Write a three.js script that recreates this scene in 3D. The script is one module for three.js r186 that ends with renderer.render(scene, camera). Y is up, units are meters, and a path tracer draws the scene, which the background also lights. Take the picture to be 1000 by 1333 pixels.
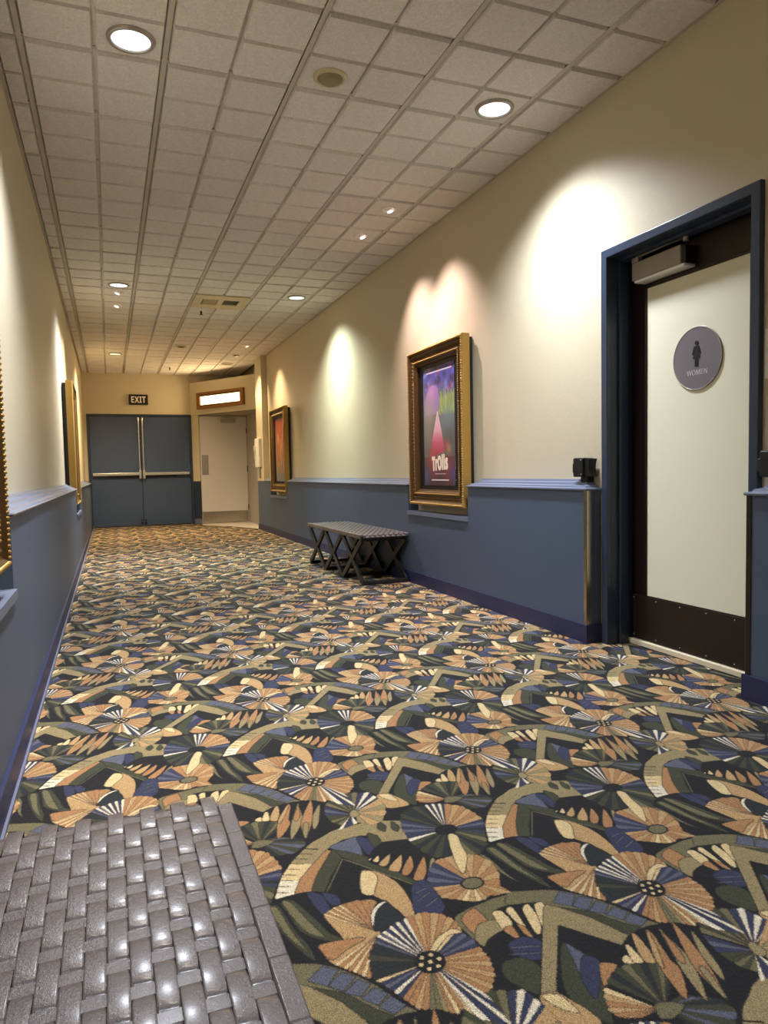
import * as THREE from 'three';
import { RoundedBoxGeometry } from 'three/addons/geometries/RoundedBoxGeometry.js';
import { TextGeometry } from 'three/addons/geometries/TextGeometry.js';
import { FontLoader } from 'three/addons/loaders/FontLoader.js';
import { RectAreaLightUniformsLib } from 'three/addons/lights/RectAreaLightUniformsLib.js';
import { mergeGeometries, toCreasedNormals } from 'three/addons/utils/BufferGeometryUtils.js';

// ------------------------------------------------------------------ camera, light, exposure
const scene = new THREE.Scene();
scene.background = new THREE.Color(0x000000);
const camera = new THREE.PerspectiveCamera(71.98, 1000 / 1333, 0.05, 60);
const deg = Math.PI / 180;
camera.position.set(0.411, 0.954, 3.541);
camera.rotation.set(-3.333 * deg, -21.219 * deg, -1.191 * deg, 'YXZ');
const renderer = new THREE.WebGLRenderer({ antialias: true });
renderer.toneMapping = THREE.LinearToneMapping;
renderer.toneMappingExposure = 0.62;
renderer.shadowMap.enabled = true;
renderer.shadowMap.type = THREE.PCFSoftShadowMap;
RectAreaLightUniformsLib.init();
// light strengths (candela) and tints of the fittings
const CAN_POWER = 46, SPOT_POWER = 17, BOX_POWER = 75;
const CAN_TINT = 0xedf3ff, SPOT_TINT = 0xfff2ec, WARM_TINT = 0xffe0b4;

// ------------------------------------------------------------------ measures (metres)
const H = 2.874, XR = 2.882, FACE = 0.095, XW = XR - FACE;   // ceiling, right wall, wainscot depth, wainscot face
const ZEND = -10.63, ZBACK = 6.0, T = 0.3048, X0 = 0.121;    // ends of the corridor, ceiling module
const RAIL = 0.83, NOTCH = 0.60;

// ------------------------------------------------------------------ helpers
let seed = 12345;
const rnd = () => { seed = (seed * 1664525 + 1013904223) >>> 0; return seed / 4294967296; };
const used = new Map();
function numbered(n) { const k = used.get(n) || 0; used.set(n, k + 1); return k ? n + '_' + String(k).padStart(3, '0') : n; }
function tag(o, label, category, group) { Object.assign(o.userData, { label, category }); if (group) o.userData.group = group; return o; }
function shade(o) { o.castShadow = true; o.receiveShadow = true; return o; }
function mesh(name, geo, mat, parent = scene) {
  if (Array.isArray(geo)) geo = merge(geo);
  const m = shade(new THREE.Mesh(geo, mat));
  m.name = parent === scene ? numbered(name) : name;
  parent.add(m); return m;
}
function thing(name, label, category, pos = [0, 0, 0], turn = 0, group) {
  const g = new THREE.Group(); g.name = numbered(name); g.position.set(...pos); g.rotation.y = turn; scene.add(g);
  return tag(g, label, category, group);
}
function struct(name, label) { const g = new THREE.Group(); g.name = name; g.userData.kind = 'structure'; if (label) g.userData.label = label; scene.add(g); return g; }
function copy(o, pos, label) {
  const c = o.clone(); c.userData = { ...o.userData }; c.name = numbered(o.name.replace(/_\d{3}$/, '')); c.position.set(...pos); if (label) c.userData.label = label; scene.add(c); return c;
}
function merge(list) { return mergeGeometries(list.map(g => { const n = g.index ? g.toNonIndexed() : g.clone(); for (const k of Object.keys(n.attributes)) if (!['position', 'normal', 'uv'].includes(k)) n.deleteAttribute(k); return n; })); }
// box by its limits, uv in metres
function box(x0, x1, y0, y1, z0, z1) { const g = new THREE.BoxGeometry(x1 - x0, y1 - y0, z1 - z0); g.translate((x0 + x1) / 2, (y0 + y1) / 2, (z0 + z1) / 2); return metreUV(g); }
function rbox(x0, x1, y0, y1, z0, z1, r = 0.004) { const g = new RoundedBoxGeometry(x1 - x0, y1 - y0, z1 - z0, 2, r); g.translate((x0 + x1) / 2, (y0 + y1) / 2, (z0 + z1) / 2); return metreUV(g); }
function metreUV(g0) {
  const g = g0.index ? g0.toNonIndexed() : g0, p = g.attributes.position, n = g.attributes.normal, uv = new Float32Array(p.count * 2);
  for (let i = 0; i < p.count; i++) {
    const ax = Math.abs(n.getX(i)), ay = Math.abs(n.getY(i)), az = Math.abs(n.getZ(i));
    const [u, v] = ay >= ax && ay >= az ? [p.getX(i), p.getZ(i)] : ax >= az ? [p.getZ(i), p.getY(i)] : [p.getX(i), p.getY(i)];
    uv[2 * i] = u; uv[2 * i + 1] = v;
  }
  g.setAttribute('uv', new THREE.BufferAttribute(uv, 2)); return g;
}
function bar(a, b, w, h, up = new THREE.Vector3(0, 1, 0)) {   // a bar of section w x h between two points
  const A = new THREE.Vector3(...a), B = new THREE.Vector3(...b), d = B.clone().sub(A), g = new RoundedBoxGeometry(w, h, d.length(), 1, Math.min(w, h) * 0.12);
  const m = new THREE.Matrix4().lookAt(B, A, up); g.applyMatrix4(m); g.translate(...A.add(B).multiplyScalar(0.5).toArray()); return metreUV(g);
}
function cyl(r, h, x, y, z, axis = 'y', seg = 20, r2 = r) { const g = new THREE.CylinderGeometry(r, r2, h, seg); if (axis === 'x') g.rotateZ(Math.PI / 2); if (axis === 'z') g.rotateX(Math.PI / 2); g.translate(x, y, z); return g; }
// profile [[a, b], ...] (closed) swept along z from z0 to z1, a -> x, b -> y
function sweepZ(profile, z0, z1) {
  const s = new THREE.Shape(profile.map(p => new THREE.Vector2(...p)));
  const g = new THREE.ExtrudeGeometry(s, { depth: z1 - z0, bevelEnabled: false, steps: 1 }); g.translate(0, 0, z0); return metreUV(g);
}
// ------------------------------------------------------------------ textures and materials
function noiseTex(n, fn, color = false, rep = 1) {
  const d = new Uint8Array(n * n * 4);
  for (let y = 0; y < n; y++) for (let x = 0; x < n; x++) { const c = fn(x, y), i = (y * n + x) * 4; const a = Array.isArray(c) ? c : [c, c, c]; d[i] = a[0]; d[i + 1] = a[1]; d[i + 2] = a[2]; d[i + 3] = 255; }
  const t = new THREE.DataTexture(d, n, n); t.wrapS = t.wrapT = THREE.RepeatWrapping; t.magFilter = THREE.LinearFilter; t.minFilter = THREE.LinearMipmapLinearFilter; t.generateMipmaps = true;
  if (color) t.colorSpace = THREE.SRGBColorSpace; t.repeat.set(rep, rep); t.needsUpdate = true; return t;
}
function valueNoise(n, cell) {   // tileable value noise
  const m = n / cell, g = Float32Array.from({ length: m * m }, () => rnd()), s = t => t * t * (3 - 2 * t);
  return (x, y) => { const fx = x / cell, fy = y / cell, ix = Math.floor(fx), iy = Math.floor(fy), u = s(fx - ix), v = s(fy - iy), q = (a, b) => g[((b % m + m) % m) * m + ((a % m + m) % m)];
    return (q(ix, iy) * (1 - u) + q(ix + 1, iy) * u) * (1 - v) + (q(ix, iy + 1) * (1 - u) + q(ix + 1, iy + 1) * u) * v; };
}
const n1 = valueNoise(256, 2), n2 = valueNoise(256, 8), n3 = valueNoise(256, 64);
const paintBump = noiseTex(256, (x, y) => 255 * (0.55 * n1(x, y) + 0.3 * n2(x, y) + 0.15 * n3(x, y)), false, 2.5);
const tileMap = noiseTex(256, (x, y) => { const v = 0.86 + 0.1 * n1(x, y) + 0.06 * n2(x, y) - (rnd() < 0.02 ? 0.16 : 0); return [v * 255, v * 253, v * 250].map(k => Math.min(255, k)); }, true, 4);
const tileBump = noiseTex(256, (x, y) => 255 * (0.6 * n1(x, y) + 0.4 * n2(x, y)), false, 4);
const leatherBump = noiseTex(256, (x, y) => 255 * (0.5 * n1(x, y) + 0.5 * n2(x, y)), false, 12);
const brushed = noiseTex(256, (x, y) => 110 + 70 * n1(x, 0) + 50 * n2(x, y), false, 3);
const std = (color, roughness, o = {}) => new THREE.MeshStandardMaterial({ color, roughness, side: THREE.DoubleSide, ...o });
const phy = (color, roughness, o = {}) => new THREE.MeshPhysicalMaterial({ color, roughness, side: THREE.DoubleSide, ...o });
const M = {
  wall: std(0xc8bda2, 0.55, { bumpMap: paintBump, bumpScale: 0.0006 }),
  blue: std(0x49576c, 0.5, { bumpMap: paintBump, bumpScale: 0.0004 }),
  exitDoor: std(0x3f5070, 0.42, { bumpMap: paintBump, bumpScale: 0.0003 }),
  rail: std(0x667085, 0.4),
  base: std(0x262c50, 0.45),
  shoe: std(0x6a6d86, 0.5),
  casing: std(0x303b4e, 0.32),
  slab: std(0x9a9184, 0.9),
  tiles: [0xe7e4e1, 0xe2dfdc, 0xeae7e4].map(c => std(c, 0.95, { map: tileMap, bumpMap: tileBump, bumpScale: 0.0012 })),
  grid: std(0xbdb6ab, 0.7),
  white: std(0xe6e2da, 0.5),
  cream: std(0xc4b794, 0.6),
  brown: std(0x57432a, 0.6),
  black: std(0x070708, 0.55),
  dark: std(0x1a1613, 0.4),
  doorBrown: std(0x21160f, 0.35),
  bronze: std(0x2b211a, 0.38, { metalness: 0.3 }),
  ivory: std(0xe6e4ca, 0.45),
  doorGrey: std(0xcfcdd0, 0.5),
  jambGrey: std(0x9a938c, 0.5),
  steel: std(0xb9b4ab, 0.32, { metalness: 0.85, roughnessMap: brushed }),
  guard: std(0xb5a78f, 0.22, { metalness: 0.95 }),
  chrome: std(0xd8d8d6, 0.25, { metalness: 0.8 }),
  alu: std(0xa59e94, 0.4, { metalness: 0.4 }),
  gold: std(0xae8a45, 0.36, { metalness: 0.5 }),
  goldDark: std(0x5d4424, 0.42, { metalness: 0.45 }),
  wood: std(0x8a5a22, 0.45),
  strap: phy(0x6a6260, 0.3, { bumpMap: leatherBump, bumpScale: 0.0006, clearcoat: 0.4, clearcoatRoughness: 0.2 }),
  frameMetal: std(0x2a2929, 0.38, { metalness: 0.35 }),
  signGrey: std(0x7f7a80, 0.4, { metalness: 0.35 }),
  signLight: std(0xc4bec3, 0.5),
  mat: std(0x0d0c0c, 0.5),
  threshold: std(0xe2d3b4, 0.5),  // ivory that paints in the lit gap below the restroom door
  stone: std(0xc8c0b6, 0.55),
};
const glow = (color, k) => new THREE.MeshStandardMaterial({ color: 0xffffff, emissive: color, emissiveIntensity: k, roughness: 0.5 });
const font = await new FontLoader().loadAsync('fonts/droid/droid_sans_bold.typeface.json');
const fontSerif = await new FontLoader().loadAsync('fonts/droid/droid_sans_regular.typeface.json');
function text(str, size, depth, f = font) { const g = new TextGeometry(str, { font: f, size, depth, curveSegments: 4, bevelEnabled: false }); g.computeBoundingBox(); const b = g.boundingBox; g.translate(-(b.min.x + b.max.x) / 2, -(b.min.y + b.max.y) / 2, 0); return g; }

// ------------------------------------------------------------------ floor: patterned carpet
// one repeat of the woven pattern, 0.561 m by 0.862 m; shapes in thousandths of its width, drawn back to front
const CARPET = [
  ['q',['w'],-427,-587,-408,-639,-364,-734,-295,-827,-202,-919,-113,-980,-8,-1006,101,-999,186,-982,273,-941,246,-768,116,-799,120,-866,43,-895,-43,-894,-123,-852,-242,-730,-351,-552],
  ['l',[],-427,-587,-364,-734,-295,-827,-223,-898,-351,-552,-295,-668,-222,-766,-130,-845],
  ['q',['a'],-135,-847,-113,-827,-163,-765,-229,-671,-286,-555,-346,-583,-304,-672,-237,-745],
  ['q',['g'],-112,-837,-66,-786,-121,-709,-178,-631,-239,-528,-287,-556,-229,-671,-163,-765],
  ['q',['g'],-111,-842,-57,-816,61,-651,171,-476,152,-431,132,-432,35,-582,-86,-757],
  ['q',['k'],-91,-746,-34,-668,130,-428,78,-350,-232,-525,-161,-640],
  ['q',['o'],-87,-748,-32,-676,127,-443,120,-436,-36,-664,-88,-736],
  ['q',['o'],-90,-750,-85,-741,-224,-529,-230,-532],
  ['p',['s'],-116,-858,-35,-886,31,-891,15,-796,1,-735,-38,-778],
  ['p',['n'],26,-893,70,-847,79,-742,30,-721,18,-785],
  ['p',['g'],89,-901,122,-837,99,-708,75,-768,70,-841],
  ['p',['g'],172,-982,188,-924,167,-880,144,-919],
  ['p',['g'],230,-954,246,-893,221,-852,206,-894],
  ['p',['k'],113,-790,228,-752,258,-624,296,-568,172,-433,89,-566,11,-683],
  ['p',['c'],16,-690,31,-696,19,-676],
  ['p',['c'],31,-674,67,-702,54,-660,38,-656],
  ['p',['p'],46,-640,118,-690,87,-626,58,-611],
  ['p',['p'],71,-586,160,-662,134,-586,101,-548],
  ['p',['a'],112,-536,196,-638,175,-552,130,-507],
  ['p',['a'],142,-477,246,-605,220,-513,176,-451],
  ['p',['w'],195,-443,267,-573,281,-557,205,-443],
  ['p',['p'],-46,-618,9,-596,54,-522,74,-432,69,-324,54,-259,17,-246,2,-310,-27,-383,-54,-439,-92,-478],
  ['p',['c'],-46,-612,2,-593,3,-536,-27,-484,-53,-442,-91,-478],
  ['p',['n'],119,-435,181,-447,191,-364,182,-255,144,-219,98,-239,59,-270,85,-360],
  ['q',['s'],109,-385,164,-395,162,-385,105,-372],
  ['q',['s'],91,-331,167,-366,166,-354,89,-320],
  ['q',['s'],110,-288,177,-317,176,-304,110,-277],
  ['p',['k'],476,-521,568,-576,641,-582,707,-575,778,-538,826,-484,759,-388,705,-358,683,-245,704,-168,677,-117,499,-208,478,-274,484,-355],
  ['p',['n'],703,-569,752,-534,763,-444,740,-360,710,-469],
  ['p',['n'],760,-546,811,-498,808,-442,771,-456],
  ['p',['g'],590,-555,640,-542,689,-402,719,-297,755,-245,700,-254,626,-341,603,-462],
  ['p',['o'],595,-543,626,-538,670,-374,697,-281,639,-343],
  ['p',['g'],528,-535,577,-532,601,-370,629,-262,632,-173,592,-254,550,-394],
  ['p',['o'],540,-526,571,-523,593,-356,620,-232,571,-340],
  ['p',['o'],482,-518,507,-469,517,-339,534,-264,501,-347],
  ['p',['n'],678,-238,733,-238,755,-245,689,-208],
  ['p',['p'],-271,-407,-191,-437,-120,-433,-56,-391,-109,-208,-148,-167,-182,-100,-217,-15,-262,-69,-320,-141,-336,-209,-333,-250,-248,-239,-261,-323],
  ['f',['c','a','c','a','c','a','c','a'],-117,-226,-271,-399,-225,-427,-177,-433],
  ['f',['a','a','a','a'],-117,-226,-177,-433,-120,-433,-56,-391],
  ['f',['c','a','c','a','c','a','c','a'],-117,-211,-309,-132,-277,-91,-248,-55,-217,-15],
  ['p',['a'],-334,-246,-248,-239,-166,-212,-243,-183,-312,-153,-336,-209],
  ['p',['t'],-122,-252,-102,-329,-59,-384,-19,-386,-1,-298,9,-245,-59,-234,-110,-226],
  ['p',['l'],-120,-270,-100,-336,-61,-376,-17,-381,-63,-352,-91,-316,-113,-267],
  ['p',['o'],180,-163,237,-196,310,-207,416,-215,574,-186,531,-121,434,-150,349,-144,338,-61,318,-29,218,18,194,-35],
  ['p',['a'],205,-154,280,-193,296,-104,304,-62,237,-18,208,-61],
  ['p',['w'],251,-101,325,-99,336,-59,313,-27,221,17,200,-36],
  ['p',['o'],452,-221,513,-207,609,-171,658,-139,708,-91,767,-11,811,67,844,139,871,190,786,177,695,215,628,118,540,-39,527,-120,412,-156],
  ['q',['g'],558,-80,679,9,748,113,794,168,732,186,656,83,549,-51],
  ['q',['s'],580,-92,646,-141,694,-96,637,-41],
  ['q',['s'],639,-39,700,-86,738,-42,678,4],
  ['q',['s'],678,11,741,-30,775,11,725,50],
  ['q',['s'],723,57,779,28,814,74,764,109],
  ['q',['s'],763,116,816,83,850,145,799,165],
  ['p',['k'],215,15,316,-33,444,3,446,49,273,290,207,182],
  ['p',['c'],330,-136,368,-135,376,-75,362,-41,320,-36],
  ['p',['a'],320,-36,362,-41,350,46,332,14],
  ['p',['c'],387,-129,420,-136,411,-43,403,-13,387,-51],
  ['p',['a'],383,-44,403,-13,399,45,380,22],
  ['p',['c'],453,-112,488,-124,477,-28,441,35,420,31,434,-48],
  ['p',['c'],506,-109,541,-117,532,-67,462,19,483,-54],
  ['p',['n'],291,43,365,26,416,79,367,153,304,121],
  ['p',['s'],304,56,405,95,400,102,299,64],
  ['p',['s'],286,86,385,124,381,130,280,94],
  ['p',['g'],227,115,306,118,337,191,271,289,204,187],
  ['q',['k'],522,27,670,217,616,294,426,422,360,456,312,302],
  ['p',['g'],473,119,512,182,534,253,488,335,441,406,409,480,371,442,346,376,364,278],
  ['p',['s'],489,120,503,159,512,200,441,277,464,198],
  ['p',['n'],504,200,540,246,461,347,417,375,434,286],
  ['q',['w'],527,-78,546,-94,583,-63,662,47,723,185,670,220,609,142,523,28,317,307,267,289],
  ['p',['p'],265,290,317,296,346,350,374,420,371,469,274,459,245,411,244,344],
  ['p',['c'],267,298,312,302,336,350,336,402,291,360],
  ['p',['k'],662,221,720,188,812,174,909,197,980,248,959,344,977,434,954,525,786,603,682,497,589,288],
  ['p',['a'],534,256,585,285,533,319,480,346],
  ['f',['g','t','g','o','g','t','g','o','g','t'],600,501,498,340,552,309,598,301,643,300,703,318,724,354,695,430],
  ['f',['c','p','a','p','a','p','a'],579,497,480,350,451,389,430,435,443,472,497,499],
  ['f',['g','s','g','t','g','s','g','s','g','t'],597,494,681,477,716,505,783,543,790,601,724,652,621,635],
  ['p',['o'],579,475,629,487,661,518,596,542,554,523],
  ['p',['c'],614,275,646,259,650,302,622,299],
  ['p',['c'],676,220,691,232,680,310,645,297],
  ['p',['p'],739,182,751,202,737,283,713,333,684,315,696,264],
  ['p',['a'],795,193,810,214,772,340,769,390,708,483,682,497,694,420,724,320],
  ['p',['p'],792,202,800,213,758,307,718,367,724,320],
  ['p',['w'],850,203,849,247,833,381,748,527,742,501,775,382],
  ['p',['a'],846,227,847,249,829,339,801,379,796,337],
  ['p',['a'],911,209,920,236,881,390,810,550,801,517,822,391],
  ['p',['w'],829,417,851,428,810,550,801,517],
  ['p',['w'],947,263,947,292,899,437,863,492,863,449,892,357],
  ['f',['o','g','o','g','o','g','o'],84,-1108,-24,-1250,27,-1308,119,-1331,173,-1310],
  ['f',['n','l','n','l','n','l'],92,-1121,173,-1304,226,-1287,251,-1203,217,-1160],
  ['f',['n','s','n','g'],76,-1097,-26,-1243,-49,-1164,-46,-1115],
  ['f',['g','o','g','o'],72,-1094,-46,-1115,-34,-1063,-1,-1025],
  ['f',['p','w','p','w','p','w'],93,-1108,248,-1197,260,-1132,237,-1051,182,-972,123,-966,74,-1019],
  ['f',['l','n','n','l'],68,-1101,-34,-990,16,-995,74,-1012],
  ['p',['w'],72,-1130,103,-1140,109,-1088,79,-1067,61,-1088],
  ['f',['a','p','a','p','a','p','a','p'],0,0,10,-248,83,-254,145,-216,179,-155,173,-92],
  ['f',['c','n','s','n','s','n'],0,0,131,-112,170,-86,187,-41,192,7],
  ['p',['c'],19,-45,75,-101,147,-122,173,-89,122,-93,63,-56,24,-25],
  ['f',['a','p','a','p','a','p','a','p','a'],0,0,191,4,196,74,175,145,131,198,102,203],
  ['f',['l','n','l','n','l','c'],0,0,103,201,114,270,115,352,37,287,9,222],
  ['f',['a','c','a','w','o','o'],0,0,17,226,-17,243,-41,221,-56,203,-89,188],
  ['f',['a','p','a','a'],0,0,-89,188,-121,174,-149,109],
  ['f',['n','l','n','s','n','c'],0,0,-149,109,-173,56,-203,0],
  ['f',['t','t','t','g','t','t'],0,0,-204,2,-201,-56,-182,-120,-142,-172],
  ['f',['s','n','l','s'],0,0,-144,-170,-122,-199,-96,-211],
  ['f',['l','n','l','n','l','n','l'],0,0,-99,-209,-38,-236,16,-248],
  ['f',['t','g','t','t','g','t'],442,-771,273,-934,297,-987,362,-1034,448,-1030],
  ['f',['l','n','l','n','l','n'],442,-771,444,-1027,491,-1022,543,-997],
  ['f',['a','p','a','p','a','p'],442,-771,541,-998,611,-940,637,-849,644,-783],
  ['f',['n','s','n','t','n'],442,-771,644,-783,622,-719,590,-661],
  ['f',['g','o','g','t','g','o','g','t'],442,-771,591,-664,557,-581,484,-521,415,-531,357,-554],
  ['f',['t','g','t','g','t','g'],442,-771,359,-554,287,-587,257,-663,244,-745],
  ['f',['l','n'],442,-771,244,-745,248,-799],
  ['f',['n','s','n','s','n'],442,-771,248,-799,253,-872,278,-945],
  ['e',[],441,-769,57,45],
  ['f',['p','a','p','a','p','a','p','a'],353,-341,302,-551,366,-550,416,-542,468,-517,501,-439,489,-353,446,-276],
  ['f',['a','p','a'],353,-341,446,-279,467,-223,409,-227,376,-239],
  ['f',['a','p','c','p','c','p'],353,-341,389,-244,348,-225,302,-231,266,-256,239,-278],
  ['f',['a','p','a','p'],353,-341,238,-276,195,-308,194,-387],
  ['f',['n','s','n','s','n'],353,-341,192,-383,192,-437,228,-501,273,-546],
  ['f',['a','p'],353,-341,273,-546,315,-556,376,-549],
  ['p',['c'],424,-716,464,-701,444,-614,425,-523,349,-415,359,-516],
  ['r',[],353,-341,48,38],
  ['d',[],0,0,56,56]
];
const YARN = { k: [19, 18, 20], t: [31, 36, 37], g: [55, 57, 40], o: [100, 94, 66], w: [134, 119, 83], a: [152, 111, 72], p: [167, 135, 91], c: [196, 173, 126], l: [204, 194, 168], n: [45, 49, 72], s: [80, 83, 97] };
function carpetTexture() {
  const W = 1000, D = 1536, cv = document.createElement('canvas'); cv.width = W; cv.height = D;
  const c = cv.getContext('2d'), css = k => `rgb(${YARN[k].join(',')})`;
  c.fillStyle = css('k'); c.fillRect(0, 0, W, D);
  const pairs = a => { const r = []; for (let i = 0; i + 1 < a.length; i += 2) r.push([a[i], a[i + 1]]); return r; };
  function path(p, smooth) {
    c.beginPath();
    if (!smooth) { p.forEach((q, i) => i ? c.lineTo(q[0], q[1]) : c.moveTo(q[0], q[1])); c.closePath(); return; }
    const n = p.length; c.moveTo(...p[0]);
    for (let i = 0; i < n; i++) { const a = p[(i + n - 1) % n], b = p[i], d = p[(i + 1) % n], e = p[(i + 2) % n], k = 0.15;
      c.bezierCurveTo(b[0] + (d[0] - a[0]) * k, b[1] + (d[1] - a[1]) * k, d[0] - (e[0] - b[0]) * k, d[1] - (e[1] - b[1]) * k, d[0], d[1]); }
    c.closePath();
  }
  function along(p, t) {   // point at share t of a polyline
    const L = [0]; for (let i = 1; i < p.length; i++) L.push(L[i - 1] + Math.hypot(p[i][0] - p[i - 1][0], p[i][1] - p[i - 1][1]));
    const s = t * L[L.length - 1]; let i = 1; while (i < p.length - 1 && L[i] < s) i++;
    const u = (s - L[i - 1]) / (L[i] - L[i - 1] || 1); return [p[i - 1][0] + (p[i][0] - p[i - 1][0]) * u, p[i - 1][1] + (p[i][1] - p[i - 1][1]) * u];
  }
  const draw = s => {
    const kind = s[0], cols = s[1], p = pairs(s.slice(2));
    if (kind === 'p' || kind === 'q') { path(p, kind === 'p'); c.fillStyle = css(cols[0]); c.fill(); c.strokeStyle = 'rgba(20,19,18,0.6)'; c.lineWidth = 4; c.stroke(); }
    else if (kind === 'f') {
      const apex = p[0], arc = p.slice(1), n = cols.length;
      for (let i = 0; i < n; i++) {
        c.beginPath(); c.moveTo(...apex);
        for (let k = 0; k <= 6; k++) { const q = along(arc, (i + k / 6) / n); const bow = Math.sin(k / 6 * Math.PI) * 0.03; c.lineTo(q[0] + (q[0] - apex[0]) * bow, q[1] + (q[1] - apex[1]) * bow); }
        c.closePath(); c.fillStyle = css(cols[i]); c.fill(); c.strokeStyle = 'rgba(50,32,22,0.38)'; c.lineWidth = 3; c.stroke();
      }
    } else if (kind === 'l') {   // ladder of pale cells with dark ticks
      const h = p.length / 2, A = p.slice(0, h), B = p.slice(h), n = 9;
      for (let i = 0; i < n; i++) {
        const a = along(A, i / n), b = along(B, i / n), d = along(B, (i + 1) / n), e = along(A, (i + 1) / n);
        path([a, b, d, e], false); c.fillStyle = css(i < 3 ? 'l' : i < 6 ? 'c' : 'w'); c.fill();
        c.beginPath(); c.moveTo(...e); c.lineTo(e[0] + (d[0] - e[0]) * 0.6, e[1] + (d[1] - e[1]) * 0.6); c.strokeStyle = css('k'); c.lineWidth = 8; c.stroke();
      }
    } else {
      const [x, y, rx, ry] = s.slice(2); c.beginPath(); c.ellipse(x, y, rx, ry, 0, 0, 7); c.fillStyle = css(kind === 'r' ? 'o' : 'k'); c.fill();
      if (kind === 'r') { c.strokeStyle = css('k'); c.lineWidth = 8; c.stroke(); }
      if (kind === 'd') for (let i = 0; i < 7; i++) { const r = i ? rx * 0.62 : 0, a = i * Math.PI / 3; c.beginPath(); c.arc(x + r * Math.cos(a), y + r * Math.sin(a), 9, 0, 7); c.fillStyle = css('c'); c.fill(); }
      if (kind === 'e') for (let i = 0; i < 6; i++) { c.beginPath(); c.arc(x + (i - 2.5) * 14, y + (i % 2 ? 12 : -12), 7, 0, 7); c.fillStyle = css('t'); c.fill(); }
    }
  };
  for (const s of CARPET) for (let i = -2; i <= 2; i++) for (let j = -1; j <= 2; j++) { c.save(); c.translate(i * W, j * D); draw(s); c.restore(); }
  // tufts: every yarn end a little lighter or darker
  const im = c.getImageData(0, 0, W, D), d = im.data, src = d.slice();
  const wrapAt = (x, y) => (((y + D) % D) * W + (x + W) % W) * 4;
  for (let y = 0; y < D; y += 2) for (let x = 0; x < W; x += 2) {
    const f = 0.70 + 0.56 * rnd(), g = 8 * (rnd() - 0.5), from = wrapAt(x + Math.round(7 * (rnd() - 0.5)), y + Math.round(7 * (rnd() - 0.5)));
    for (let k = 0; k < 4; k++) { const i = ((y + (k >> 1)) * W + x + (k & 1)) * 4; for (let m = 0; m < 3; m++) d[i + m] = Math.max(0, Math.min(255, src[from + m] * f + g)); }
  }
  c.putImageData(im, 0, 0);
  const t = new THREE.CanvasTexture(cv); t.wrapS = t.wrapT = THREE.RepeatWrapping; t.colorSpace = THREE.SRGBColorSpace; t.magFilter = THREE.LinearFilter; t.anisotropy = 8; return t;
}
const pileBump = noiseTex(256, (x, y) => 255 * (0.8 * rnd() + 0.2 * n1(x, y)), false, 1);
const carpetMat = std(0xffffff, 1.0, { map: carpetTexture(), bumpMap: pileBump, bumpScale: 0.0015 });
function carpetUV(g) {   // metres on the floor to repeats of the pattern
  const p = g.attributes.position, uv = new Float32Array(p.count * 2), a = 0.561, b = 0.0115, c = -0.0225, d = -0.862, q = a * d - b * c;
  for (let i = 0; i < p.count; i++) { const x = p.getX(i) - 0.954, z = p.getZ(i) - 2.339; uv[2 * i] = (d * x - b * z) / q; uv[2 * i + 1] = (-c * x + a * z) / q; }
  g.setAttribute('uv', new THREE.BufferAttribute(uv, 2)); return g;
}
{
  const floor = struct('floor', 'floor carpeted in a dense art deco flower and leaf pattern');
  mesh('subfloor', box(-0.2, 3.4, -0.2, -0.012, -11.0, ZBACK + 0.15), M.slab, floor);
  mesh('carpet', carpetUV(box(-0.02, 3.2, -0.012, 0, -10.7, ZBACK)), carpetMat, floor);
}

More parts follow.
